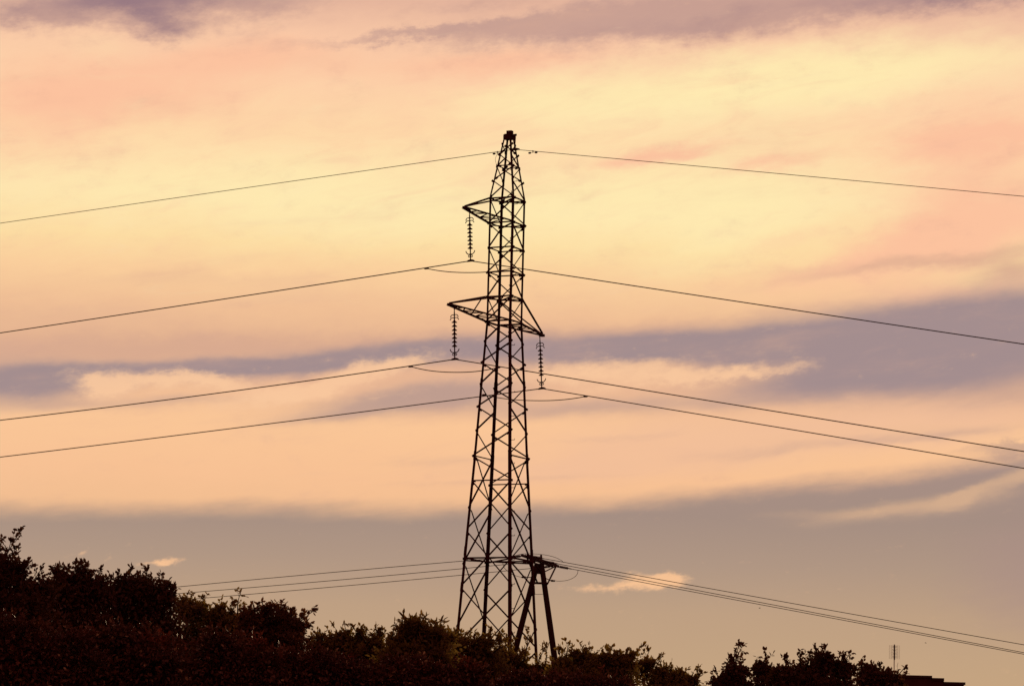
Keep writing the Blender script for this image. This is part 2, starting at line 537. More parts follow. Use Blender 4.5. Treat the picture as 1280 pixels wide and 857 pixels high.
# ------------------------------------------------------------------ pylon
TY = 109.0
T0 = at_depth(630.2, 415, TY)
T0 = Vector((T0.x, TY, 0.0))
PHI = math.atan2(-22.3, 7.6)
CORNER = [Vector((math.cos(PHI + k * math.pi / 2), math.sin(PHI + k * math.pi / 2), 0)) for k in range(4)]   # near, right, far, left
ARM = -(CORNER[1] + CORNER[2]).normalized()          # towards the pair of arms that come at the camera
LINE = Vector((-ARM.y, ARM.x, 0))                    # along the power line
if LINE.x < 0: LINE = -LINE
NEAR, RIGHT, FAR, LEFT = 0, 1, 2, 3


def tower_z(py):
    """height of a level of the pylon seen at picture row py on its axis"""
    ax_x = 630.2 - (py - 415) * math.tan(ROLL)
    return at_depth(ax_x, py, TY).z


PROFILE = [(171, 12.5), (248, 44.8), (402, 45.0), (480, 56.0), (571, 68.0), (670, 83.0), (775, 98.3), (1053, 138.0)]
prof = []
for py, w in PROFILE:
    z = tower_z(py)
    depth = (Vector((T0.x, TY, z)) - EYE).dot(CAM_ROT @ Vector((0, 0, -1)))
    prof.append((z, w * depth / F / (2 * abs(CORNER[LEFT].x))))
prof[-1] = (0.0, prof[-1][1])
prof.sort()
PZ = np.array([p[0] for p in prof]); PR = np.array([p[1] for p in prof])


def leg_pt(k, z):
    return T0 + CORNER[k] * float(np.interp(z, PZ, PR)) + Vector((0, 0, z))


tower = empty('transmission_tower', T0, 'tall dark steel lattice pylon with a pointed top and three side arms', 'pylon')
TO = T0
# legs: angle sections, heel outwards
for k in range(4):
    g = Geo(TO)
    da = CORNER[(k + 1) % 4] - CORNER[k]
    db = CORNER[(k + 3) % 4] - CORNER[k]
    zs = list(PZ)
    for z0, z1 in zip(zs[:-1], zs[1:]):
        w = float(np.interp((z0 + z1) / 2, [0, 12, 19, 24], [0.118, 0.094, 0.078, 0.055]))
        g.angle(leg_pt(k, z0), leg_pt(k, z1), da.normalized(), db.normalized(), w, 0.011)
    # splice plates where the sections are bolted
    for py in (480, 571, 690, 735):
        z = tower_z(py)
        p0, p1 = leg_pt(k, z - 0.16), leg_pt(k, z + 0.16)
        g.angle(p0 + CORNER[k] * 0.012, p1 + CORNER[k] * 0.012, da.normalized(), db.normalized(), 0.10, 0.012)
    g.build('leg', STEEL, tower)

# lattice of each face
FACES = [(LEFT, NEAR), (FAR, LEFT), (RIGHT, FAR), (NEAR, RIGHT)]
rows_up = [250.3, 281, 312, 342.5, 373, 404]
rows_mid = [404, 429, 455, 482.5, 510.5, 540.5, 572]
rows_peak = [250.3, 227.5, 210, 194, 181]
rows_wide = [601, 664, 735, 810, 890, 975, 1053]
rows_narrow = [571, 637, 707, 785, 865, 955, 1053]
def zt(py): return max(tower_z(py), 0.02) if py < 1050 else 0.02
for fi, (A, B) in enumerate(FACES):
    g = Geo(TO)
    nrm = -(CORNER[A] + CORNER[B]).normalized()
    side = (CORNER[B] - CORNER[A]).normalized()
    def brace(ka, ya, kb, yb, w):
        p0, p1 = leg_pt(ka, zt(ya)), leg_pt(kb, zt(yb))
        e = (p1 - p0).normalized()
        p0, p1 = p0 + e * 0.045 + nrm * 0.014, p1 - e * 0.045 + nrm * 0.014
        up = e.cross(nrm)
        if up.z < 0: up = -up
        g.angle(p0, p1, up, nrm, w, 0.007)
        for k, p in ((ka, p0), (kb, p1)):
            g.plate(p + e * 0.075, e, up, nrm, 0.055, 0.04, 0.008)
    for i, (ya, yb) in enumerate(zip(rows_up[:-1], rows_up[1:])):
        lean = i % 2 == 1
        if lean: brace(A, ya + 1.2, B, yb - 1.2, 0.04)
        else: brace(B, ya + 1.2, A, yb - 1.2, 0.04)
    for y in rows_up[:-1]:
        brace(A, y, B, y, 0.045)
    pass
    for i, (ya, yb) in enumerate(zip(rows_mid[:-1], rows_mid[1:])):
        lean = i % 2 == 0
        if lean: brace(A, ya + 1.5, B, yb - 1.5, 0.045)
        else: brace(B, ya + 1.5, A, yb - 1.5, 0.045)
    for i, (ya, yb) in enumerate(zip(rows_peak[:-1], rows_peak[1:])):
        lean = i % 2 == 0
        if lean: brace(B, ya - 1.0, A, yb + 1.0, 0.036)
        else: brace(A, ya - 1.0, B, yb + 1.0, 0.036)
    brace(A, 209, B, 209, 0.034)
    wide = fi in (0, 2)
    rows = rows_wide if wide else rows_narrow
    if wide:
        brace(A, 574, B, 602, 0.045)
        brace(A, 603, B, 603, 0.042)
    else:
        brace(A, 572, B, 572, 0.042)
    for ya, yb in zip(rows[:-1], rows[1:]):
        w = 0.045 if ya < 800 else 0.055
        brace(A, ya + 2, B, yb - 2, w)
        # second diagonal sits on the inner side of the first
        p0, p1 = leg_pt(B, zt(ya + 2)), leg_pt(A, zt(yb - 2))
        e = (p1 - p0).normalized()
        up = e.cross(nrm)
        if up.z < 0: up = -up
        g.angle(p0 + nrm * 0.085 + e * .03, p1 + nrm * 0.085 - e * .03, up, nrm, w, 0.007)
    brace(A, 700, B, 700, 0.055)
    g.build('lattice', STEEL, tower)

# plan braces across the inside of the body at the arm levels and above the trees
for y in (250.3, 281, 373, 700):
    z = tower_z(y) - 0.03
    g = Geo(TO)
    g.angle(leg_pt(NEAR, z), leg_pt(FAR, z), Vector((0, 0, 1)), LINE, 0.045, 0.007)
    g.build('plan_brace', STEEL, tower)
    g = Geo(TO)
    g.angle(leg_pt(LEFT, z - 0.055), leg_pt(RIGHT, z - 0.055), Vector((0, 0, 1)), ARM, 0.045, 0.007)
    g.build('plan_brace', STEEL, tower)


def crossarm(side, ytop, ybot, length, nbay, hang):
    """side +1: towards the camera's left; the flat bottom truss and two sloping upper chords meet at the tip"""
    d = ARM * side
    a, b = (LEFT, NEAR) if side > 0 else (FAR, RIGHT)
    zb, ztp = tower_z(ybot), tower_z(ytop)
    tip = T0 + d * length + Vector((0, 0, zb))
    g = Geo(TO)
    la, lb = leg_pt(a, zb), leg_pt(b, zb)
    ua, ub = leg_pt(a, ztp), leg_pt(b, ztp)
    off = (lb - la).normalized() * 0.05
    up = Vector((0, 0, 1))
    ta, tb = tip - off, tip + off
    for p, t_ in ((la, ta), (lb, tb)):
        g.angle(p, t_ + d * 0.1, up, (tip - (la + lb) / 2).cross(up).normalized() * (1 if p is la else -1), 0.06, 0.008)
    for p, t_ in ((ua, ta), (ub, tb)):
        g.angle(p, t_ + up * 0.06, up, (lb - la).normalized() * (1 if p is ua else -1), 0.055, 0.008)
    # zigzag between the lower chords
    pts = []
    for i in range(nbay + 1):
        s = i / nbay * 0.94
        pts.append((la.lerp(ta, s), lb.lerp(tb, s)))
    for i in range(nbay):
        q0 = pts[i][i % 2]
        q1 = pts[i + 1][(i + 1) % 2]
        g.bar(q0 + up * 0.02, q1 + up * 0.02, 0.045, 0.022)
        if i: g.bar(pts[i][0] + up * 0.035, pts[i][1] + up * 0.035, 0.045, 0.02)
    if hang:
        for (l0, u0, t_) in ((la, ua, ta), (lb, ub, tb)):
            g.bar(l0.lerp(t_, 0.42), u0.lerp(t_ + up * 0.06, 0.14), 0.032)
    arm = g.build('crossarm', STEEL, tower)
    g = Geo(TO)
    c = tip + up * 0.02
    g.plate(c, d, up, off.normalized(), 0.13, 0.045, 0.13)
    g.plate(tip - d * (0.30 if side > 0 else 0.16) - up * 0.02, d, up, off.normalized(), 0.035, 0.07, 0.014)
    g.build('tip_plate', STEEL, arm)
    return tip - d * (0.30 if side > 0 else 0.16) - up * 0.055


SCALE = TY / F
TIP1 = crossarm(+1, 250.3, 281, 116 * SCALE, 5, 0)
TIP2 = crossarm(+1, 373, 404, 150 * SCALE, 6, 1)
TIP3 = crossarm(-1, 373, 404, 110 * SCALE, 4, 0)
# heavier frames round the body where the lower arms are bolted
g = Geo(TO)
for y in (404,):
    z = tower_z(y)
    for a, b in FACES:
        nrm = (CORNER[a] + CORNER[b]).normalized()
        p0, p1 = leg_pt(a, z) + nrm * 0.02, leg_pt(b, z) + nrm * 0.02
        g.angle(p0, p1, Vector((0, 0, 1)), nrm, 0.06, 0.009)
g.build('belt_frame', STEEL, tower)

# head of the pylon
zt0 = tower_z(171)
head = T0 + Vector((0, 0, zt0))
g = Geo(TO)
g.plate(head - Vector((0, 0, 0.02)), LINE, ARM, Vector((0, 0, 1)), 0.16, 0.14, 0.17)
g.plate(head + Vector((0, 0, 0.14)) + LINE * 0.03, LINE, ARM, Vector((0, 0, 1)), 0.10, 0.08, 0.14)
g.plate(head + Vector((0, 0, 0.05)) + LINE * 0.02, LINE, ARM, Vector((0, 0, 1)), 0.15, 0.12, 0.08)
cap = g.build('peak_cap', STEEL, tower)
g = Geo(TO)
ew0 = at_depth(643.0, 186.8, TY - 0.25)
bp = Vector((ew0.x + 0.02, ew0.y, head.z + 0.02))
g.bar(head + Vector((0, 0, 0.02)), bp + LINE * 0.04, 0.05, 0.07)
g.bar(bp - Vector((0, 0, .02)), bp - Vector((0, 0, 0.12)), 0.045)
g.build('earth_wire_bracket', STEEL, tower)

# step bolts up the near leg, turn by turn on its two flanges
sg = Geo()
sg.tube([(0, 0, 0), (0.15, 0, 0), (0.155, 0, 0.045)], 0.011, 5)
step_me = None
z, i = 3.0, 0
while z < tower_z(215):
    o_dir = ((CORNER[RIGHT] - CORNER[NEAR]) if i % 2 == 0 else (CORNER[LEFT] - CORNER[NEAR])).normalized()
    # bolts stand out square to the flange they are screwed through
    out = CORNER[NEAR] * 0.6 + (CORNER[RIGHT] if i % 2 == 0 else CORNER[LEFT]) * 0.5
    out.normalize()
    if step_me is None:
        so = sg.build('step_bolt', STEEL, tower)
        step_me = so.data
    else:
        so = so.copy()
        COL.objects.link(so)
        so.parent = tower
    so.location = leg_pt(NEAR, z) - TO + o_dir * 0.03
    so.rotation_euler = (0, 0, math.atan2(out.y, out.x))
    z += 0.42
    i += 1

# ------------------------------------------------------------------ insulator strings
disc_g = Geo()
disc_g.lathe((0, 0, 0), [(0.022, -0.07), (0.024, -0.035), (0.06, -0.03), (0.094, -0.024), (0.098, -0.008), (0.07, 0.010), (0.042, 0.02), (0.038, 0.052), (0.022, 0.069)], 14)
disc_me = None


def insulator(top, bottom, label):
    """hangs from an arm tip to the conductor clamp; leans with the pull of the line"""
    global disc_me
    d = (bottom - top)
    L = d.length
    root = empty('insulator_string', top, label, 'insulator', 'insulator strings hanging from the pylon arms')
    root.rotation_euler = (-d).to_track_quat('Z', 'Y').to_euler()
    k = L / 1.75
    g = Geo()
    g.tube([(0, 0, 0.05), (0, 0, -0.14 * k)], 0.016, 6)
    for sx in (-1, 1):
        g.tube([(sx * 0.03, 0, 0.06), (sx * 0.05, 0, 0.0), (sx * 0.045, 0, -0.06), (0, 0, -0.11 * k)], 0.012, 5)
    g.tube([(0, 0, -0.13 * k), (0, 0, -L + 0.02)], 0.021, 6)
    g.build('link_rod', STEEL, root)
    lx = Vector((LINE.x, LINE.y, 0))
    ang = math.atan2(lx.y, lx.x) - root.rotation_euler.z
    ca, sa = math.cos(ang), math.sin(ang)
    P = lambda u, z: (u * ca, u * sa, z)
    g = Geo()
    for s in (-1, 1):
        g.tube([P(0, -0.24 * k), P(s * .05, -0.215 * k), P(s * .10, -0.225 * k), P(s * .135, -0.26 * k), P(s * .145, -0.31 * k)], 0.016, 5)
        g.tube([P(0, -0.34 * k), P(s * .06, -0.315 * k), P(s * .12, -0.33 * k), P(s * .155, -0.375 * k), P(s * .165, -0.40 * k)], 0.016, 5)
    g.build('arcing_horn', STEEL, root)
    for i in range(7):
        z = -(0.47 + 0.137 * i) * k
        if disc_me is None:
            o = disc_g.build('insulator_disc', GLASS, root, True)
            disc_me = o.data
        else:
            o = link('insulator_disc', disc_me, None, root)
        o.location = (0, 0, z)
    g = Geo()
    zb = -L + 0.30
    for s in (-1, 1):
        g.tube([P(0, zb - .06), P(s * .08, zb - .065), P(s * .13, zb - .03), P(s * .165, zb + .02), P(s * .17, zb + .055)], 0.017, 5)
        g.tube([P(0, zb - .16), P(s * .07, zb - .165), P(s * .085, zb - .12), P(s * .05, zb - .09), P(s * .02, zb - .12)], 0.016, 5)
    g.build('arcing_horn', STEEL, root)
    g = Geo()
    g.tube([P(-.15, -L - .012), P(-.09, -L + .004), P(0, -L + .014), P(.09, -L + .004), P(.15, -L - .012)], [0.018, .036, .045, .036, .018], 8)
    g.bar(P(0, -L + .02), P(0, -L + .10), 0.04, 0.05)
    g.build('suspension_clamp', STEEL, root)
    return root


def arm_end(px, py, tip):
    return at_depth(px, py, tip.y)


C1 = arm_end(588.2, 326.0, TIP1)
C2 = arm_end(568.4, 448.9, TIP2)
C3 = arm_end(677.2, 485.4, TIP3)
insulator(TIP1, C1, 'insulator string hanging from the single upper arm of the pylon')
insulator(TIP2, C2, 'insulator string hanging from the long lower arm, opposite the short braced arm')
insulator(TIP3, C3, 'insulator string hanging under the short braced arm beside the pylon leg')


# ------------------------------------------------------------------ wires
def span(c, direction, pixels, reach, n=28):
    """parabola through the clamp c in the vertical plane along direction, fitted to where the wire is seen"""
    nrm = Vector((-direction.y, direction.x, 0))
    s, z = [0.0], [0.0]
    for px, py in pixels:
        p = at_plane(px, py, c, nrm)
        s.append((p - c).dot(direction)); z.append(p.z - c.z)
    s, z = np.array(s), np.array(z)
    A = np.stack([s, s * s], 1)
    b1, b2 = np.linalg.lstsq(A, z, rcond=None)[0]
    smax = s.max()
    out = []
    for i in range(1, n + 1):
        t = reach * i / n
        if t <= smax: h = b1 * t + b2 * t * t
        else:                                   # past the frame the cable keeps a hanging cable's gentle curve
            sl = b1 + 2 * b2 * smax
            h = b1 * smax + b2 * smax ** 2 + sl * (t - smax) + 0.0016 * (t - smax) ** 2
        out.append(c + direction * t + Vector((0, 0, h)))
    return out


def wire(name, c, left_px, right_px, r, label, reach=60.0, cat='power line', group=None):
    L = span(c, -LINE, left_px, reach)
    R = span(c, LINE, right_px, reach)
    g = Geo(c)
    g.tube(list(reversed(L)) + [c] + R, r, 6)
    o = g.build(name, WIRE, None, True)
    o.location = c
    return tag(o, label, cat, group)


GW = 'main conductors held by the pylon'
w1_ = wire('power_line', C1, [(533, 334.6), (0, 416)], [(719.7, 346.1), (1280, 430)], 0.0185, 'heavy cable hung from the upper arm, second highest of the long wires', group=GW)
w2_ = wire('power_line', C2, [(513, 457.2), (0, 525)], [(720, 473.6), (1280, 564)], 0.0185, 'heavy cable hung from the long lower arm on the cloud band', group=GW)
w3_ = wire('power_line', C3, [(618.8, 492.8), (540, 503.4), (0, 571)], [(732, 494.3), (1280, 585)], 0.0185, 'heavy cable hung from the short braced arm, lowest on the pylon', group=GW)
EW = Vector((ew0.x, ew0.y, ew0.z))
w0_ = wire('earth_wire', EW, [(621.7, 189.4), (540, 201.6), (0, 279)], [(719.7, 193.8), (1280, 245.5)], 0.0115, 'thinnest long wire, clamped at the very top of the pylon', cat='earth wire')


def loop(parent, c, px0, px1, pxm):
    """slack bypass cable clipped to the conductor either side of its clamp"""
    nrm = ARM
    p0, p1, pm = (at_plane(*p, c, nrm) for p in (px0, px1, pxm))
    pts = []
    for i in range(17):
        t = i / 16
        q = p0.lerp(p1, t)
        sag = (pm.z - (p0.z + p1.z) / 2)
        q.z += sag * (1 - abs(2 * t - 1) ** 2.3)
        pts.append(q)
    g = Geo(c)
    g.tube(pts, 0.0165, 6)
    lo = g.build('bypass_loop', WIRE, parent, True)
    for p in (p0, p1):
        k = Geo(c)
        d = LINE
        k.tube([p - d * 0.09, p - d * 0.05, p + d * 0.05, p + d * 0.09], [0.018, 0.035, 0.035, 0.018], 8)
        k.build('clamp', STEEL, lo)


loop(w1_, C1, (533, 335.4), (641, 335.2), (587, 340.6))
loop(w2_, C2, (513, 457.8), (622.5, 459.0), (570, 465.0))
loop(w3_, C3, (605, 493.3), (732, 495.2), (675, 500.2))

# fittings of the earth wire
g = Geo(EW)
g.tube([EW - LINE * 0.16, EW - LINE * 0.06, EW + LINE * 0.08, EW + LINE * 0.2], [0.02, 0.05, 0.05, 0.02], 8)
g.bar(EW, Vector((bp.x, bp.y, bp.z - 0.11)), 0.04, 0.05)
g.build('suspension_clamp', STEEL, w0_)
for px, py in ((666.2, 188.4), (621.6, 189.4)):
    p = at_plane(px, py, EW, ARM)
    g = Geo(EW)
    dn = Vector((0, 0, -1))
    g.bar(p + dn * -0.01, p + dn * 0.075, 0.035, 0.03)
    g.tube([p + dn * .07 - LINE * .12, p + dn * .055, p + dn * .07 + LINE * .12], 0.006, 5)
    for s in (-1, 1):
        q = p + dn * 0.075 + LINE * 0.125 * s
        g.lathe(q - LINE * 0.05, [(0.02, 0), (0.033, 0.02), (0.033, 0.08), (0.02, 0.1)], 8, LINE)
    if px < 630:
        pass
    g.build('vibration_damper', STEEL, w0_)
# bonding leads from the earth wire into the pylon head
for s in (-1, 1):
    g = Geo(EW)
    a = EW + LINE * (0.02 if s > 0 else -0.62)
    a = Vector((a.x, a.y, EW.z - (0.0 if s > 0 else 0.05)))
    mid = Vector((T0.x, T0.y, EW.z - 0.75))
    e = leg_pt(NEAR if s > 0 else LEFT, tower_z(208))
    pts = []
    for i in range(11):
        t = i / 10
        q = a.lerp(e, t)
        q += LINE * (0.10 * s * math.sin(math.pi * t))
        pts.append(q)
    g.tube(pts, 0.006, 5)
    g.build('bonding_lead', WIRE, w0_, True)

# ------------------------------------------------------------------ A-frame pole behind the pylon
PD = 140.0
top_c = at_depth(675.0, 700.5, PD)
ZC = top_c.z                                              # crossarm height
armN = at_height(656.5, 693.8, ZC)
armF = at_height(694.0, 707.2, ZC)
mid = (armN + armF) / 2
ADIR = (armF - armN).normalized()
LD = Vector((ADIR.y, -ADIR.x, 0)).normalized()            # along its own line, to the right
pole = empty('utility_pole', (mid.x, mid.y, 0), 'wooden A-frame pole of two leaning posts with a strutted crossarm, beside the pylon', 'utility pole')
PO = Vector((mid.x, mid.y, 0))
legs = []
for top_px, low_px in (((671.5, 703.5), (642.6, 818)), ((676.8, 703.5), (694.2, 829))):
    p1 = at_depth(*top_px, PD)
    p0 = at_depth(*low_px, PD)
    d = (p0 - p1) / (p0.z - p1.z)
    base = p1 + d * (0 - p1.z)
    legs.append((base, p1))
    g = Geo(PO)
    g.tube([base, base.lerp(p1, 0.33), base.lerp(p1, .66), p1], [0.17, 0.155, 0.14, 0.12], 14)
    g.build('post', POLE, pole, True)
# cross ties
g = Geo(PO)
tie = at_depth(672.5, 728.3, PD).z
pa = legs[0][0].lerp(legs[0][1], tie / legs[0][1].z)
pb = legs[1][0].lerp(legs[1][1], tie / legs[1][1].z)
g.bar(pa - Vector((.15, .13, 0)), pb + Vector((.18, -.13, 0)), 0.06, 0.08)
g.bar(pa + Vector((-.15, .13, 0)), pb + Vector((.18, .13, 0)), 0.06, 0.08)
g.build('tie_bar', STEEL, pole)
g = Geo(PO)
z2 = at_depth(672.5, 741.5, PD).z
q0 = legs[0][0].lerp(legs[0][1], z2 / legs[0][1].z); q1 = legs[1][0].lerp(legs[1][1], z2 / legs[1][1].z)
g.tube([q0, q0.lerp(q1, .5) - Vector((0, 0, .03)), q1], 0.012, 6)
g.build('cable_lead', WIRE, pole)
# bolted head block
g = Geo(PO)
c0 = (legs[0][1] + legs[1][1]) / 2
g.plate(c0 - Vector((0, 0, .28)), Vector((1, 0, 0)), Vector((0, 0, 1)), Vector((0, 1, 0)), 0.16, 0.2, 0.09)
g.build('head_block', STEEL, pole)
# double channel crossarm
for s in (-1, 1):
    g = Geo(PO)
    o_ = LD * 0.13 * s
    g.bar(armN + o_ - ADIR * .15, armF + o_ + ADIR * .15, 0.07, 0.11)
    g.build('crossarm', STEEL, pole)
for end, other in ((armN, pa), (armF, pb)):
    g = Geo(PO)
    low = Vector((mid.x, mid.y, tie)) + (end - mid).normalized() * 0.25
    lx_ = LD * (-0.10 if end is armN else 0.25)
    g.angle(end, low + lx_, LD, ADIR, 0.075, 0.012)
    g.angle(end.lerp(mid, .12) + LD * 0.1, Vector((mid.x, mid.y, ZC - 0.55)), LD, ADIR, 0.06, 0.012)
    g.build('strut', STEEL, pole)
# post insulator on top
g = Geo(PO)
tp = at_depth(676.2, 703, PD)
g.lathe(tp - Vector((0, 0, .05)), [(0.03, 0), (0.03, 0.16), (0.06, 0.18), (0.05, .21), (0.06, .24), (0.05, .27), (0.06, .30), (0.045, .34), (0.055, .37), (.03, .42)], 10)
g.build('post_insulator', GLASS, pole, True)
TOPPIN = tp + Vector((0, 0, .38))
# pins under the crossarm that steady the slack leads
PINS = []
for px, py in ((657.2, 720.8), (688.5, 725.2)):
    p = at_depth(px, py, PD)
    g = Geo(PO)
    s = -1 if px < 670 else 1
    anchor = (pa if s < 0 else pb) + Vector((0, 0, 0.25))
    g.tube([anchor, p], 0.022, 6)
    g.lathe(p - Vector((s * -.0, 0, 0)), [(.03, 0), (.055, .03), (.04, .06), (.055, .09), (.03, .12), (.05, .15), (.02, .2)], 10, Vector((s, 0, -.05)).normalized())
    g.build('pin_insulator', GLASS, pole, True)
    PINS.append(p + Vector((s * .2, 0, 0)))

att = [armN + ADIR * 0.1, mid, armF - ADIR * 0.1]
LEFTPX = [[(577.5, 700.5), (300, 725.7), (225, 732.6)], [(577.5, 710.0), (300, 735.2), (225, 741)], [(577.5, 718.0), (300, 743.5), (240, 748)]]
RIGHTPX = [[(740, 707.8), (860, 730.5), (1280, 805.3)], [(740, 711.6), (860, 735.4), (1280, 815.1)], [(740, 715.5), (860, 738.0), (1280, 817.1)]]
NTH = ['highest', 'middle', 'lowest']
NTH2 = ['near end', 'middle', 'far end']
ends = {}
for i, p in enumerate(att):
    for s, pxs in ((-1, LEFTPX[i]), (1, RIGHTPX[i])):
        d = LD * s
        nrm = Vector((-d.y, d.x, 0))
        first = at_plane(*pxs[0], p, nrm)
        fd = (first - p).normalized()
        a = p + d * 0.16 - Vector((0, 0, .02))
        b = a + fd * 0.62
        word = 'left' if s < 0 else 'right'
        g = Geo(a)
        g.tube([a - d * .1, a + fd * .06], 0.025, 6)
        prf = [(0.02, 0.06)]
        for q in range(7):
            prf += [(0.035, 0.08 + q * .058), (0.068, 0.095 + q * .058), (0.068, 0.11 + q * .058), (0.035, .125 + q * .058)]
        prf += [(0.02, .50), (0.028, .54), (.018, .66)]
        g.lathe(a, prf, 10, fd)
        so = g.build('strain_insulator', GLASS, None, True)
        so.location = a
        tag(so, f'ribbed strain insulator at the {NTH2[i]} of the A-frame crossarm, pulling {word}', 'insulator', 'strain insulators on the A-frame crossarm')
        pts = [b] + span(b, d, pxs, 95.0, 34)
        g = Geo(b)
        g.tube(pts, 0.0145, 5)
        wo = g.build('service_wire', WIRE, None, True)
        wo.location = b
        tag(wo, f'{NTH[i]} of the three thin wires running {word} from the A-frame pole', 'wire', 'thin wires of the A-frame pole')
        ends[i, s] = (b, pts[1])


def jumper(pts, label):
    # smooth curve through the points
    P = [Vector(p) for p in pts]
    P = [P[0] * 2 - P[1]] + P + [P[-1] * 2 - P[-2]]
    out = []
    for k in range(1, len(P) - 2):
        for j in range(8):
            t = j / 8
            a, b, c, d = P[k - 1], P[k], P[k + 1], P[k + 2]
            out.append(0.5 * ((2 * b) + (c - a) * t + (2 * a - 5 * b + 4 * c - d) * t * t + (3 * b - a - 3 * c + d) * t ** 3))
    out.append(P[-2])
    g = Geo(out[0])
    g.tube(out, 0.011, 5)
    o = g.build('jumper_wire', WIRE, None, True)
    o.location = out[0]
    tag(o, label, 'jumper wire', 'slack leads round the A-frame head')


b0, b1 = ends[0, -1][0], ends[0, 1][0]
jumper([b0, TOPPIN - LD * .8 + Vector((0, 0, .02)), TOPPIN, TOPPIN + LD * .55 - Vector((0, 0, .10)), at_depth(701, 699.5, b1.y), at_depth(704.4, 702.5, b1.y)], 'slack lead arching over the top insulator of the A-frame pole')
jumper([at_depth(628.3, 703, PD - .4), at_depth(631, 710, PD - .4), at_depth(640, 717, PD - .3), at_depth(648, 720, PD - .1), PINS[0]], 'slack lead drooping under the left side of the A-frame head')
jumper([at_depth(722.5, 712.3, PD + .6), at_depth(721.5, 717, PD + .6), at_depth(717, 721.5, PD + .5), at_depth(709, 724.8, PD + .3), at_depth(699, 725.8, PD + .1), PINS[1]], 'wide slack loop drooping right of the A-frame head')

# ------------------------------------------------------------------ far house block with aerial
BD = 300.0
bl = at_depth(1092, 842, BD)
def bx(px): return at_depth(px, 845, BD).x
zs = [at_depth(1127, 843.0, BD).z, at_depth(1172, 846.8, BD).z, at_depth(1190, 851.8, BD).z]
xs = [bx(1085), bx(1165), bx(1180), bx(1205)]
house = empty('apartment_block', ((xs[0] + xs[3]) / 2, BD + 5, 0), 'dark flat roofed block with a stepped roofline behind the trees', 'building')
HO = Vector(((xs[0] + xs[3]) / 2, BD + 5, 0))


def box(g, x0, x1, y0, y1, z0, z1):
    b = len(g.v)
    for z in (z0, z1):
        for x, y in ((x0, y0), (x1, y0), (x1, y1), (x0, y1)):
            g.v.append(tuple(Vector((x, y, z)) - g.o))
    g.f += [(b, b + 1, b + 5, b + 4), (b + 1, b + 2, b + 6, b + 5), (b + 2, b + 3, b + 7, b + 6), (b + 3, b, b + 4, b + 7), (b + 4, b + 5, b + 6, b + 7), (b + 3, b + 2, b + 1, b)]


g = Geo(HO)
for i in range(3):
    box(g, xs[i] + (0.003 if i else 0), xs[i + 1], BD, BD + 10, 0, zs[i] - 0.25)
g.build('wall', RENDERED, house)
for i in range(3):
    g = Geo(HO)
    box(g, xs[i] - (0.12 if i == 0 else -0.006), xs[i + 1] + (0.12 if i == 2 else 0.0), BD - 0.15, BD + 10.15, zs[i] - 0.247, zs[i])
    g.build('roof', ROOFING, house)
for fl in range(4):
    for k in range(4):
        x = xs[0] + 1.1 + k * 2.0
        z0 = 1.1 + fl * 2.9
        if x + 0.6 > xs[3] or z0 + 1.4 > zs[2] - 0.4:
            continue
        g = Geo(HO)
        for (x0, x1, za, zb) in ((x - .65, x + .65, z0 - .08, z0), (x - .65, x + .65, z0 + 1.3, z0 + 1.38), (x - .65, x - .57, z0, z0 + 1.3), (x + .57, x + .65, z0, z0 + 1.3)):
            box(g, x0, x1, BD - .08, BD - .003, za, zb)
        fr = g.build('window', ALU, house)
        g = Geo(HO)
        box(g, x - .57, x + .57, BD - .04, BD - .004, z0, z0 + 1.3)
        g.build('pane', PANE, fr)

# TV aerial standing on the roof
ab = Vector((at_depth(1117.6, 843, BD + 3).x, BD + 3, zs[0]))
at_ = at_depth(1118.9, 804.8, BD + 3)
aer = empty('television_aerial', ab, 'slim mast with a grid television aerial on the dark flat roof', 'aerial')
g = Geo(ab)
g.tube([ab, Vector((ab.x, ab.y, at_.z))], 0.045, 8)
g.lathe(ab, [(0.16, 0), (.16, .04), (.06, .06), (.06, .3)], 8)
g.build('mast', ALU, aer)
g = Geo(ab)
zt_ = at_.z
for s in (-1, 1):
    for i in range(13):
        z = zt_ - 0.12 - i * 0.105
        g.bar((ab.x + s * 0.06, ab.y - .08, z), (ab.x + s * 0.50, ab.y - .16, z), 0.012)
    for x in (0.07, 0.28, 0.5):
        g.bar((ab.x + s * x, ab.y - .08 - .18 * (x - .06), zt_ - .1), (ab.x + s * x, ab.y - .08 - .18 * (x - .06), zt_ - 1.4), 0.014)
g.build('grid_reflector', ALU, aer)
g = Geo(ab)
g.bar((ab.x + .02, ab.y - .08, zt_ - 0.02), (ab.x + .02, ab.y - .08, zt_ - 1.5), 0.13, 0.08)
for i in range(4):
    z = zt_ - .25 - i * .32
    for s in (-1, 1):
        for dz in (-.09, .09):
            g.bar((ab.x, ab.y - .2, z), (ab.x + s * .26, ab.y - .24, z + dz), .02)
    g.bar((ab.x, ab.y - .07, z), (ab.x, ab.y - .21, z), .03)
g.build('dipole_stack', STEEL, aer)


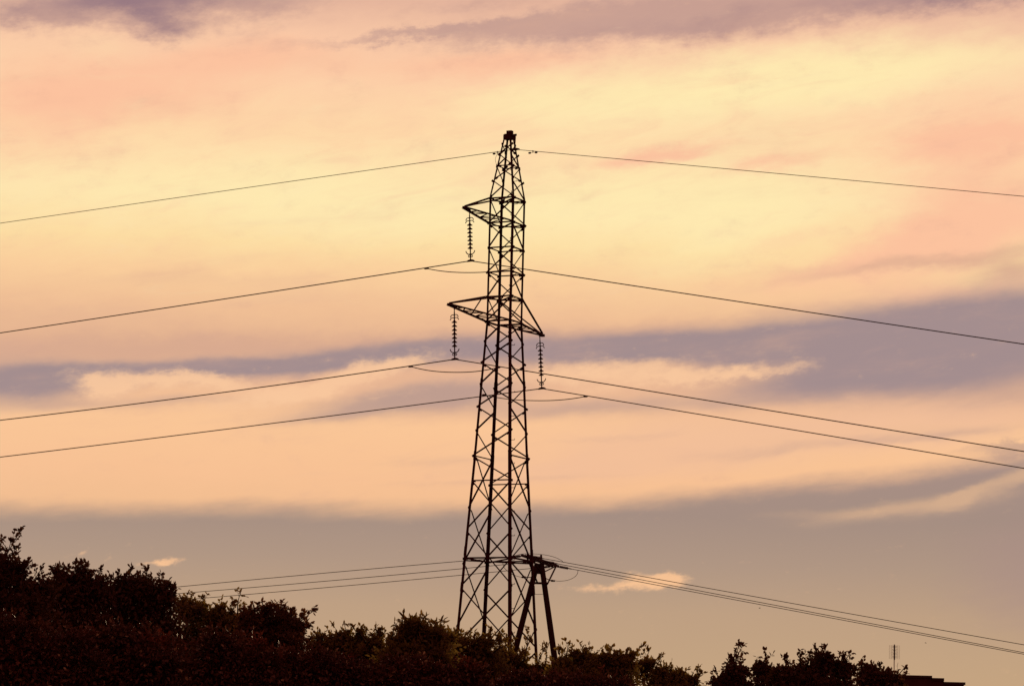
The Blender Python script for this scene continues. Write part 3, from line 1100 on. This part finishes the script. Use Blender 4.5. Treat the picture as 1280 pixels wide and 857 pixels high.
# ------------------------------------------------------------------ birds far off
def bird(px, py, Y, span_, yaw, label):
    p = at_depth(px, py, Y)
    k = span_ / 0.34
    bm = bmesh.new()
    secs = []
    prof_ = [(-0.10, 0.004, 0.02), (-0.05, 0.012, 0.012), (0.0, 0.02, 0.02), (0.05, 0.016, 0.017), (0.075, 0.012, 0.012), (0.095, 0.003, 0.003)]
    for y, rx, rz in prof_:
        secs.append([bm.verts.new((rx * math.cos(a) * k, y * k, rz * math.sin(a) * k)) for a in [i * math.pi / 4 for i in range(8)]])
    for s0, s1 in zip(secs[:-1], secs[1:]):
        for i in range(8):
            bm.faces.new((s0[i], s0[(i + 1) % 8], s1[(i + 1) % 8], s1[i]))
    bm.faces.new(list(reversed(secs[0]))); bm.faces.new(secs[-1])
    for s in (-1, 1):
        w = [(0.012, 0.035, 0.008), (0.012, -0.015, 0.006), (0.08, -0.02, 0.035), (0.17, -0.05, 0.02), (0.085, 0.04, 0.038)]
        up = [bm.verts.new((x * s * k, y * k, z * k)) for x, y, z in w]
        dn = [bm.verts.new((x * s * k, y * k, (z - .006) * k)) for x, y, z in w]
        bm.faces.new(up); bm.faces.new(list(reversed(dn)))
        for i in range(5):
            j = (i + 1) % 5
            bm.faces.new((up[i], dn[i], dn[j], up[j]))
    bmesh.ops.recalc_face_normals(bm, faces=bm.faces)
    me = bpy.data.meshes.new('bird')
    bm.to_mesh(me); bm.free()
    o = link('bird', me, FEATHER)
    o.location = p
    o.rotation_euler = (0.1, 0.15, yaw)
    tag(o, label, 'bird', 'tiny distant birds')


bird(949.3, 759.6, 300, 0.36, 1.9, 'tiny dark bird far off, just under the thin wires')
bird(1157, 803, 300, 0.36, 1.2, 'tiny dark bird far off, above the television aerial')


# ------------------------------------------------------------------ trees
def leaf_mesh(pos, direc, size, aspect, rng):
    """many folded leaves, six corners each"""
    n = len(pos)
    d = direc / np.linalg.norm(direc, axis=1, keepdims=True)
    r = rng.normal(size=(n, 3))
    r[:, 2] += 0.9
    side = np.cross(d, r)
    side /= np.linalg.norm(side, axis=1, keepdims=True) + 1e-9
    nrm = np.cross(side, d)
    L = size[:, None]
    Wd = (size * aspect)[:, None]
    fold = rng.uniform(0.05, 0.4, size=(n, 1)) * Wd
    droop = rng.uniform(-.05, 0.22, size=(n, 1)) * L
    base = pos
    tip = pos + d * L - nrm * droop
    V = np.empty((n, 6, 3))
    V[:, 0] = base
    V[:, 1] = pos + d * L * 0.33 + side * Wd * 0.42 + nrm * fold
    V[:, 2] = pos + d * L * 0.70 + side * Wd * 0.38 + nrm * fold * .7 - nrm * droop * .5
    V[:, 3] = tip
    V[:, 4] = pos + d * L * 0.70 - side * Wd * 0.38 + nrm * fold * .7 - nrm * droop * .5
    V[:, 5] = pos + d * L * 0.33 - side * Wd * 0.42 + nrm * fold
    me = bpy.data.meshes.new('crown')
    me.vertices.add(n * 6)
    me.vertices.foreach_set('co', V.reshape(-1))
    idx = np.arange(n)[:, None] * 6
    quads = np.concatenate([idx + np.array([0, 1, 2, 3]), idx + np.array([0, 3, 4, 5])], 1).reshape(-1)
    me.loops.add(n * 8)
    me.loops.foreach_set('vertex_index', quads.astype(np.int32))
    me.polygons.add(n * 2)
    me.polygons.foreach_set('loop_start', (np.arange(n * 2) * 4).astype(np.int32))
    me.polygons.foreach_set('loop_total', np.full(n * 2, 4, np.int32))
    me.update(calc_edges=True)
    me.validate()
    return me


def tree(seed, Y, lobes, label, mat, shoots=(), leaf=0.07, aspect=0.6, density=1.15, cat='tree', group='treetops along the foot of the pylon', low=1.3, name='tree', sprig=1.0):
    """lobes: (px, py, rx, ry) rounded masses of foliage in photograph pixels, each a real ball of leaves at distance Y;
    shoots: (px0, py0, px1, py1) single leafy branches that stick out"""
    rng = np.random.default_rng(seed)
    m = Y / F
    cs = []
    for (px, py, rx, ry) in lobes:
        dy = rng.uniform(-.35, .35)
        c = at_depth(px, py, Y + dy)
        cs.append((np.array(c), np.array([rx * m, max(0.45, 0.9 * rx * m), ry * m])))
    bx_ = float(np.mean([c[0][0] for c in cs]))
    base = np.array([bx_, Y, 0.0])
    root = empty(name, base, label, cat, group)
    trunk = Geo(base)
    br = Geo(base)
    topz = max(c[0][2] for c in cs)
    fork = np.array([bx_ + rng.uniform(-.15, .15), Y + rng.uniform(-.1, .1), min(1.4, topz * 0.35)])
    trunk.tube([base, (base + fork) / 2 + np.array([.04, 0, 0]), fork], [0.13, .105, .09], 9)
    P, D, Sz = [], [], []

    def leaves_along(a, b, nl, spread=0.06):
        ax = b - a
        ln = np.linalg.norm(ax)
        ax = ax / (ln + 1e-9)
        t = rng.uniform(0.1, 1.0, nl)
        p = a + np.outer(t * ln, ax) + rng.normal(size=(nl, 3)) * 0.008
        d = rng.normal(size=(nl, 3)) * 0.8 + ax * 0.7
        d[:, 2] += 0.05
        P.append(p); D.append(d); Sz.append(leaf * rng.uniform(0.6, 1.25, nl))
        # a leaf at the end
        P.append(b[None]); D.append((ax + rng.normal(size=3) * .2)[None]); Sz.append(np.array([leaf]))

    for c, r in cs:
        # limb from the fork to the heart of the lobe
        k1 = fork * 0.55 + c * 0.45 + np.array([rng.uniform(-.1, .1), rng.uniform(-.1, .1), -.12])
        heart = c - np.array([0, 0, r[2] * 0.35])
        trunk.tube([fork, k1, heart], [0.06, 0.04, 0.024], 7)
        area = r[0] * r[2] + r[0] * r[1] + r[1] * r[2]
        nsub = int(14 + 10 * area)
        for s in range(nsub):
            v = rng.normal(size=3); v /= np.linalg.norm(v)
            if v[2] < -0.35: v[2] *= -0.6
            rad = rng.uniform(0.35, 0.93)
            sc = c + v * r * rad
            sr = rng.uniform(0.14, 0.30) * min(1.2, float(r.mean()) / 0.6)
            mid_ = heart * .5 + sc * .5 + rng.normal(size=3) * 0.05
            br.tube([heart, mid_, sc], [0.013, 0.009, 0.005], 4, False)
            nt = max(6, int(70 * sr * density))
            for q in range(nt):
                w = rng.normal(size=3)
                w[2] += 0.35
                w /= np.linalg.norm(w)
                out = v * 0.5 + w
                out[2] += 0.25
                out /= np.linalg.norm(out)
                tip = sc + out * sr * rng.uniform(0.5, 1.35)
                a = sc + (tip - sc) * 0.12 + rng.normal(size=3) * 0.03
                br.tube([a, (a + tip) / 2 + rng.normal(size=3) * .012, tip], [0.005, 0.004, 0.0022], 3, False)
                leaves_along(a, tip, int(rng.integers(5, 14)))
        # leaves of the shaded middle and underside
        nin = int(1500 * density * r[0] * r[1] * r[2] * 4)
        v = rng.normal(size=(nin, 3)); v /= np.linalg.norm(v, axis=1, keepdims=True)
        p = c + v * r * (rng.uniform(0, 1, (nin, 1)) ** (1 / 2.4)) * 0.92
        P.append(p); D.append(rng.normal(size=(nin, 3))); Sz.append(leaf * rng.uniform(.7, 1.3, nin))
        # skirt: the crown goes on down to the undergrowth
        zlow = low
        hh = c[2] - zlow
        if hh > 0.3:
            ns = int(1900 * density * r[0] * 2 * hh)
            p = np.stack([c[0] + rng.normal(size=ns) * r[0] * .6, c[1] + rng.normal(size=ns) * r[1] * .6, rng.uniform(zlow, c[2], ns)], 1)
            P.append(p); D.append(rng.normal(size=(ns, 3))); Sz.append(leaf * rng.uniform(.7, 1.3, ns))
            for q in range(8):
                e = np.array([c[0] + rng.normal() * r[0] * .5, c[1] + rng.normal() * r[1] * .5, rng.uniform(zlow, c[2])])
                br.tube([k1, (k1 + e) / 2 + np.array([0, 0, .08]), e], [0.012, .009, .004], 4, False)
        # fine sprigs that break the outline
        for q in range(int(7 * (r[0] + .3) * density * sprig)):
            an = rng.uniform(0.05, 0.95) * math.pi
            o = c + np.array([math.cos(an) * r[0] * .92, rng.uniform(-.3, .3), math.sin(an) * r[2] * .92])
            dv = np.array([math.cos(an) * .6 + rng.normal() * .35, rng.normal() * .3, .9])
            dv /= np.linalg.norm(dv)
            ln_ = rng.uniform(.04, .18)
            e = o + dv * ln_
            br.tube([c * .3 + o * .7, o, e], [.007, .005, .002], 3, False)
            leaves_along(o, e, int(3 + ln_ * rng.uniform(10, 40)))
    hearts = [c - np.array([0, 0, r[2] * 0.35]) for c, r in cs]
    for (x0, y0, x1, y1) in shoots:
        Ys = Y + rng.uniform(-.15, .15)
        a, b = np.array(at_depth(x0, y0, Ys)), np.array(at_depth(x1, y1, Ys))
        h = min(hearts, key=lambda q: np.linalg.norm(q - a))
        bend = np.array([rng.uniform(-.04, .04), 0, 0.0])
        m1 = a * .5 + b * .5 + bend
        br.tube([h, a, m1, b], [0.02, 0.014, 0.009, 0.004], 5, False)
        ln = np.linalg.norm(b - a)
        nb = max(4, int(ln / 0.055))
        for i in range(nb):
            t = (i + rng.uniform(0, .6)) / nb
            o = a * (1 - t) + b * t + bend * math.sin(math.pi * t)
            dv = (b - a) / ln * 0.7 + rng.normal(size=3) * 0.75
            dv /= np.linalg.norm(dv)
            e = o + dv * rng.uniform(.07, .20) * (1.15 - .55 * t)
            br.tube([o, e], [.004, .002], 3, False)
            leaves_along(o, e, int(rng.integers(4, 8)))
        leaves_along(a * .1 + b * .9, b, 5)
    Pn, Dn, Sn = np.concatenate(P), np.concatenate(D), np.concatenate(Sz)
    me = leaf_mesh(Pn - base, Dn, Sn, np.clip(rng.normal(aspect, .07, len(Sn)), .25, .8), rng)
    link('crown', me, mat, root)
    trunk.build('trunk', BARK, root, True)
    br.build('branches', BARK, root, True)
    return len(Sn)


tot = 0
# far row, left to right
tot += tree(1, 47, [(5, 725, 30, 26), (-30, 720, 40, 45), (15, 775, 45, 40), (45, 745, 28, 22), (-40, 790, 50, 50)],
            'tree at the far left edge with one bare leafy branch reaching above all others', G3,
            [(-5, 720, 27, 660), (0, 705, 14, 676), (10, 708, 22, 685), (-5, 700, 2, 672), (18, 730, 36, 700), (40, 735, 52, 711), (30, 722, 34, 703)], density=.9)
tot += tree(2, 50, [(92, 742, 36, 32), (72, 752, 24, 24), (118, 748, 20, 26), (95, 800, 50, 45)],
            'round topped dense dark crown beside the leftmost leafy branch', G3,
            [(72, 720, 73, 705), (100, 718, 101, 705), (85, 720, 86, 708), (122, 730, 127, 711)], density=1.4, sprig=.45)
tot += tree(3, 51, [(165, 742, 28, 28), (195, 752, 26, 32), (180, 800, 50, 45), (150, 755, 20, 24)],
            'dense dark crown just left of where the three thin wires meet the trees', G3,
            [(160, 722, 165, 711), (182, 722, 182, 711), (200, 730, 202, 718), (140, 735, 141, 719)], density=1.4, sprig=.45)
tot += tree(4, 54, [(240, 770, 28, 24), (280, 782, 30, 26), (265, 815, 50, 40)],
            'low crown with a thin upright leafy shoot, under the three thin wires', G1,
            [(297, 765, 301, 739), (252, 760, 253, 746), (230, 755, 229, 748), (275, 772, 278, 756), (290, 772, 294, 752)])
tot += tree(5, 52, [(330, 785, 34, 26), (362, 790, 24, 24), (345, 825, 50, 36), (310, 785, 16, 20)],
            'crown with a leafy shoot leaning toward the pylon, left of the sky gap', G2,
            [(368, 782, 392, 762), (322, 768, 322, 755), (340, 770, 344, 757), (372, 778, 384, 766)], density=1.1)
tot += tree(6, 55, [(430, 808, 26, 22), (405, 815, 22, 20), (465, 812, 20, 22), (440, 840, 55, 30)],
            'low crown of the gap between two taller crowns, left of the pylon', G1,
            [(430, 795, 430, 779), (445, 795, 440, 782), (408, 800, 401, 789), (460, 800, 459, 787), (478, 805, 481, 789)])
tot += tree(7, 48, [(520, 798, 26, 22), (545, 805, 24, 24), (505, 815, 18, 24), (530, 838, 50, 32)],
            'long leaved crown with a pale edge, just left of the pylon foot', G1,
            [(505, 785, 504, 772), (525, 785, 531, 771), (545, 790, 551, 776), (515, 782, 516, 773)], leaf=0.10, aspect=.36)
tot += tree(8, 58, [(585, 812, 24, 18), (610, 815, 22, 20), (568, 810, 16, 16), (595, 842, 45, 26), (560, 840, 30, 26)],
            'loose sunlit crown wrapped around the left leg of the pylon', G1,
            [(612, 805, 614, 786), (625, 808, 628, 788), (590, 800, 589, 787), (565, 800, 563, 789)], density=.75)
tot += tree(9, 60, [(645, 830, 24, 16), (620, 830, 20, 18), (670, 845, 28, 16), (640, 850, 40, 18)],
            'sparse twiggy crown between the pylon legs and the A-frame pole', G1,
            [(640, 822, 642, 800), (655, 825, 660, 786), (630, 818, 633, 795), (650, 820, 653, 812), (680, 838, 683, 806), (672, 838, 680, 812)], density=.6)
tot += tree(10, 50, [(728, 830, 24, 17), (755, 832, 24, 18), (705, 838, 18, 14), (735, 855, 50, 22), (780, 835, 18, 18)],
            'leafy crown right of the A-frame pole with two upright sprigs', G1,
            [(700, 828, 700, 811), (708, 830, 711, 804), (733, 820, 732, 812), (760, 822, 763, 813), (790, 825, 803, 806), (778, 825, 783, 812)], density=.9)
tot += tree(11, 56, [(805, 838, 20, 16), (835, 848, 22, 12), (862, 855, 14, 10), (830, 868, 45, 18)],
            'low ragged crown sloping down into the gap of open sky', G1,
            [(808, 828, 812, 812), (868, 850, 872, 833), (820, 832, 826, 818), (850, 845, 852, 838), (872, 850, 876, 840)], density=.75)
tot += tree(12, 53, [(922, 845, 14, 16), (955, 842, 13, 14), (903, 856, 14, 9), (930, 868, 40, 16)],
            'dark crown with a lone tall sprig right of the sky gap', G3,
            [(920, 835, 924, 804), (918, 835, 928, 806), (922, 832, 915, 822), (897, 850, 892, 838), (955, 825, 957, 819), (915, 838, 912, 826)], density=1.1)
tot += tree(13, 51, [(1030, 836, 13, 17), (1002, 841, 14, 13), (1056, 843, 11, 14), (1020, 866, 50, 18), (978, 850, 13, 15)],
            'broad dark crown with knobbly top, middle of the trees near the aerial', G3,
            [(1030, 822, 1033, 808), (1020, 822, 1021, 813), (1058, 830, 1062, 816), (1050, 832, 1053, 817), (983, 835, 981, 821), (1000, 825, 1002, 817), (1010, 828, 1012, 816)], density=1.2)
tot += tree(14, 54, [(1085, 848, 18, 13), (1108, 853, 16, 10), (1095, 868, 35, 14)],
            'low dark crown right in front of the television aerial mast', G3,
            [(1078, 838, 1077, 829), (1095, 840, 1100, 830), (1115, 848, 1131, 833), (1105, 846, 1111, 838)], density=1.1)
# near row: the shaded front of the thicket
NG = 'thicket in front of the treetops'
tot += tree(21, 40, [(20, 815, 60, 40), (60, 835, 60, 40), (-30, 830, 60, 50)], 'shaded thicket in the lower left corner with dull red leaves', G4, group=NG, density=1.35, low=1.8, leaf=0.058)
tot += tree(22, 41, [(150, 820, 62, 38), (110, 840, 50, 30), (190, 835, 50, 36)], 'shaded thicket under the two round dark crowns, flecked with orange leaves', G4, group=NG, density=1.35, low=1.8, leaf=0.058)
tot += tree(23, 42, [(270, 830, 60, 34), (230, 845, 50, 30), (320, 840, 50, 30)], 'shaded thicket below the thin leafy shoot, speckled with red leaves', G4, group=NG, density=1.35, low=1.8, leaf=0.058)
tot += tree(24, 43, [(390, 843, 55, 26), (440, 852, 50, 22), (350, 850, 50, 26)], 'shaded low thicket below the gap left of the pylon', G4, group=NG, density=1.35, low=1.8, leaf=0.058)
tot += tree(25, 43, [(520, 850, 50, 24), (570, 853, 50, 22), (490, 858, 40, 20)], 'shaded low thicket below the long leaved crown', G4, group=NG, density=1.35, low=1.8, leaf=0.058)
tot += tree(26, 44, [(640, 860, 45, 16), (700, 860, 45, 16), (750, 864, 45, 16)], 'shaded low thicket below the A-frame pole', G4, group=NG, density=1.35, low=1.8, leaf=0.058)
print('leaves', tot)
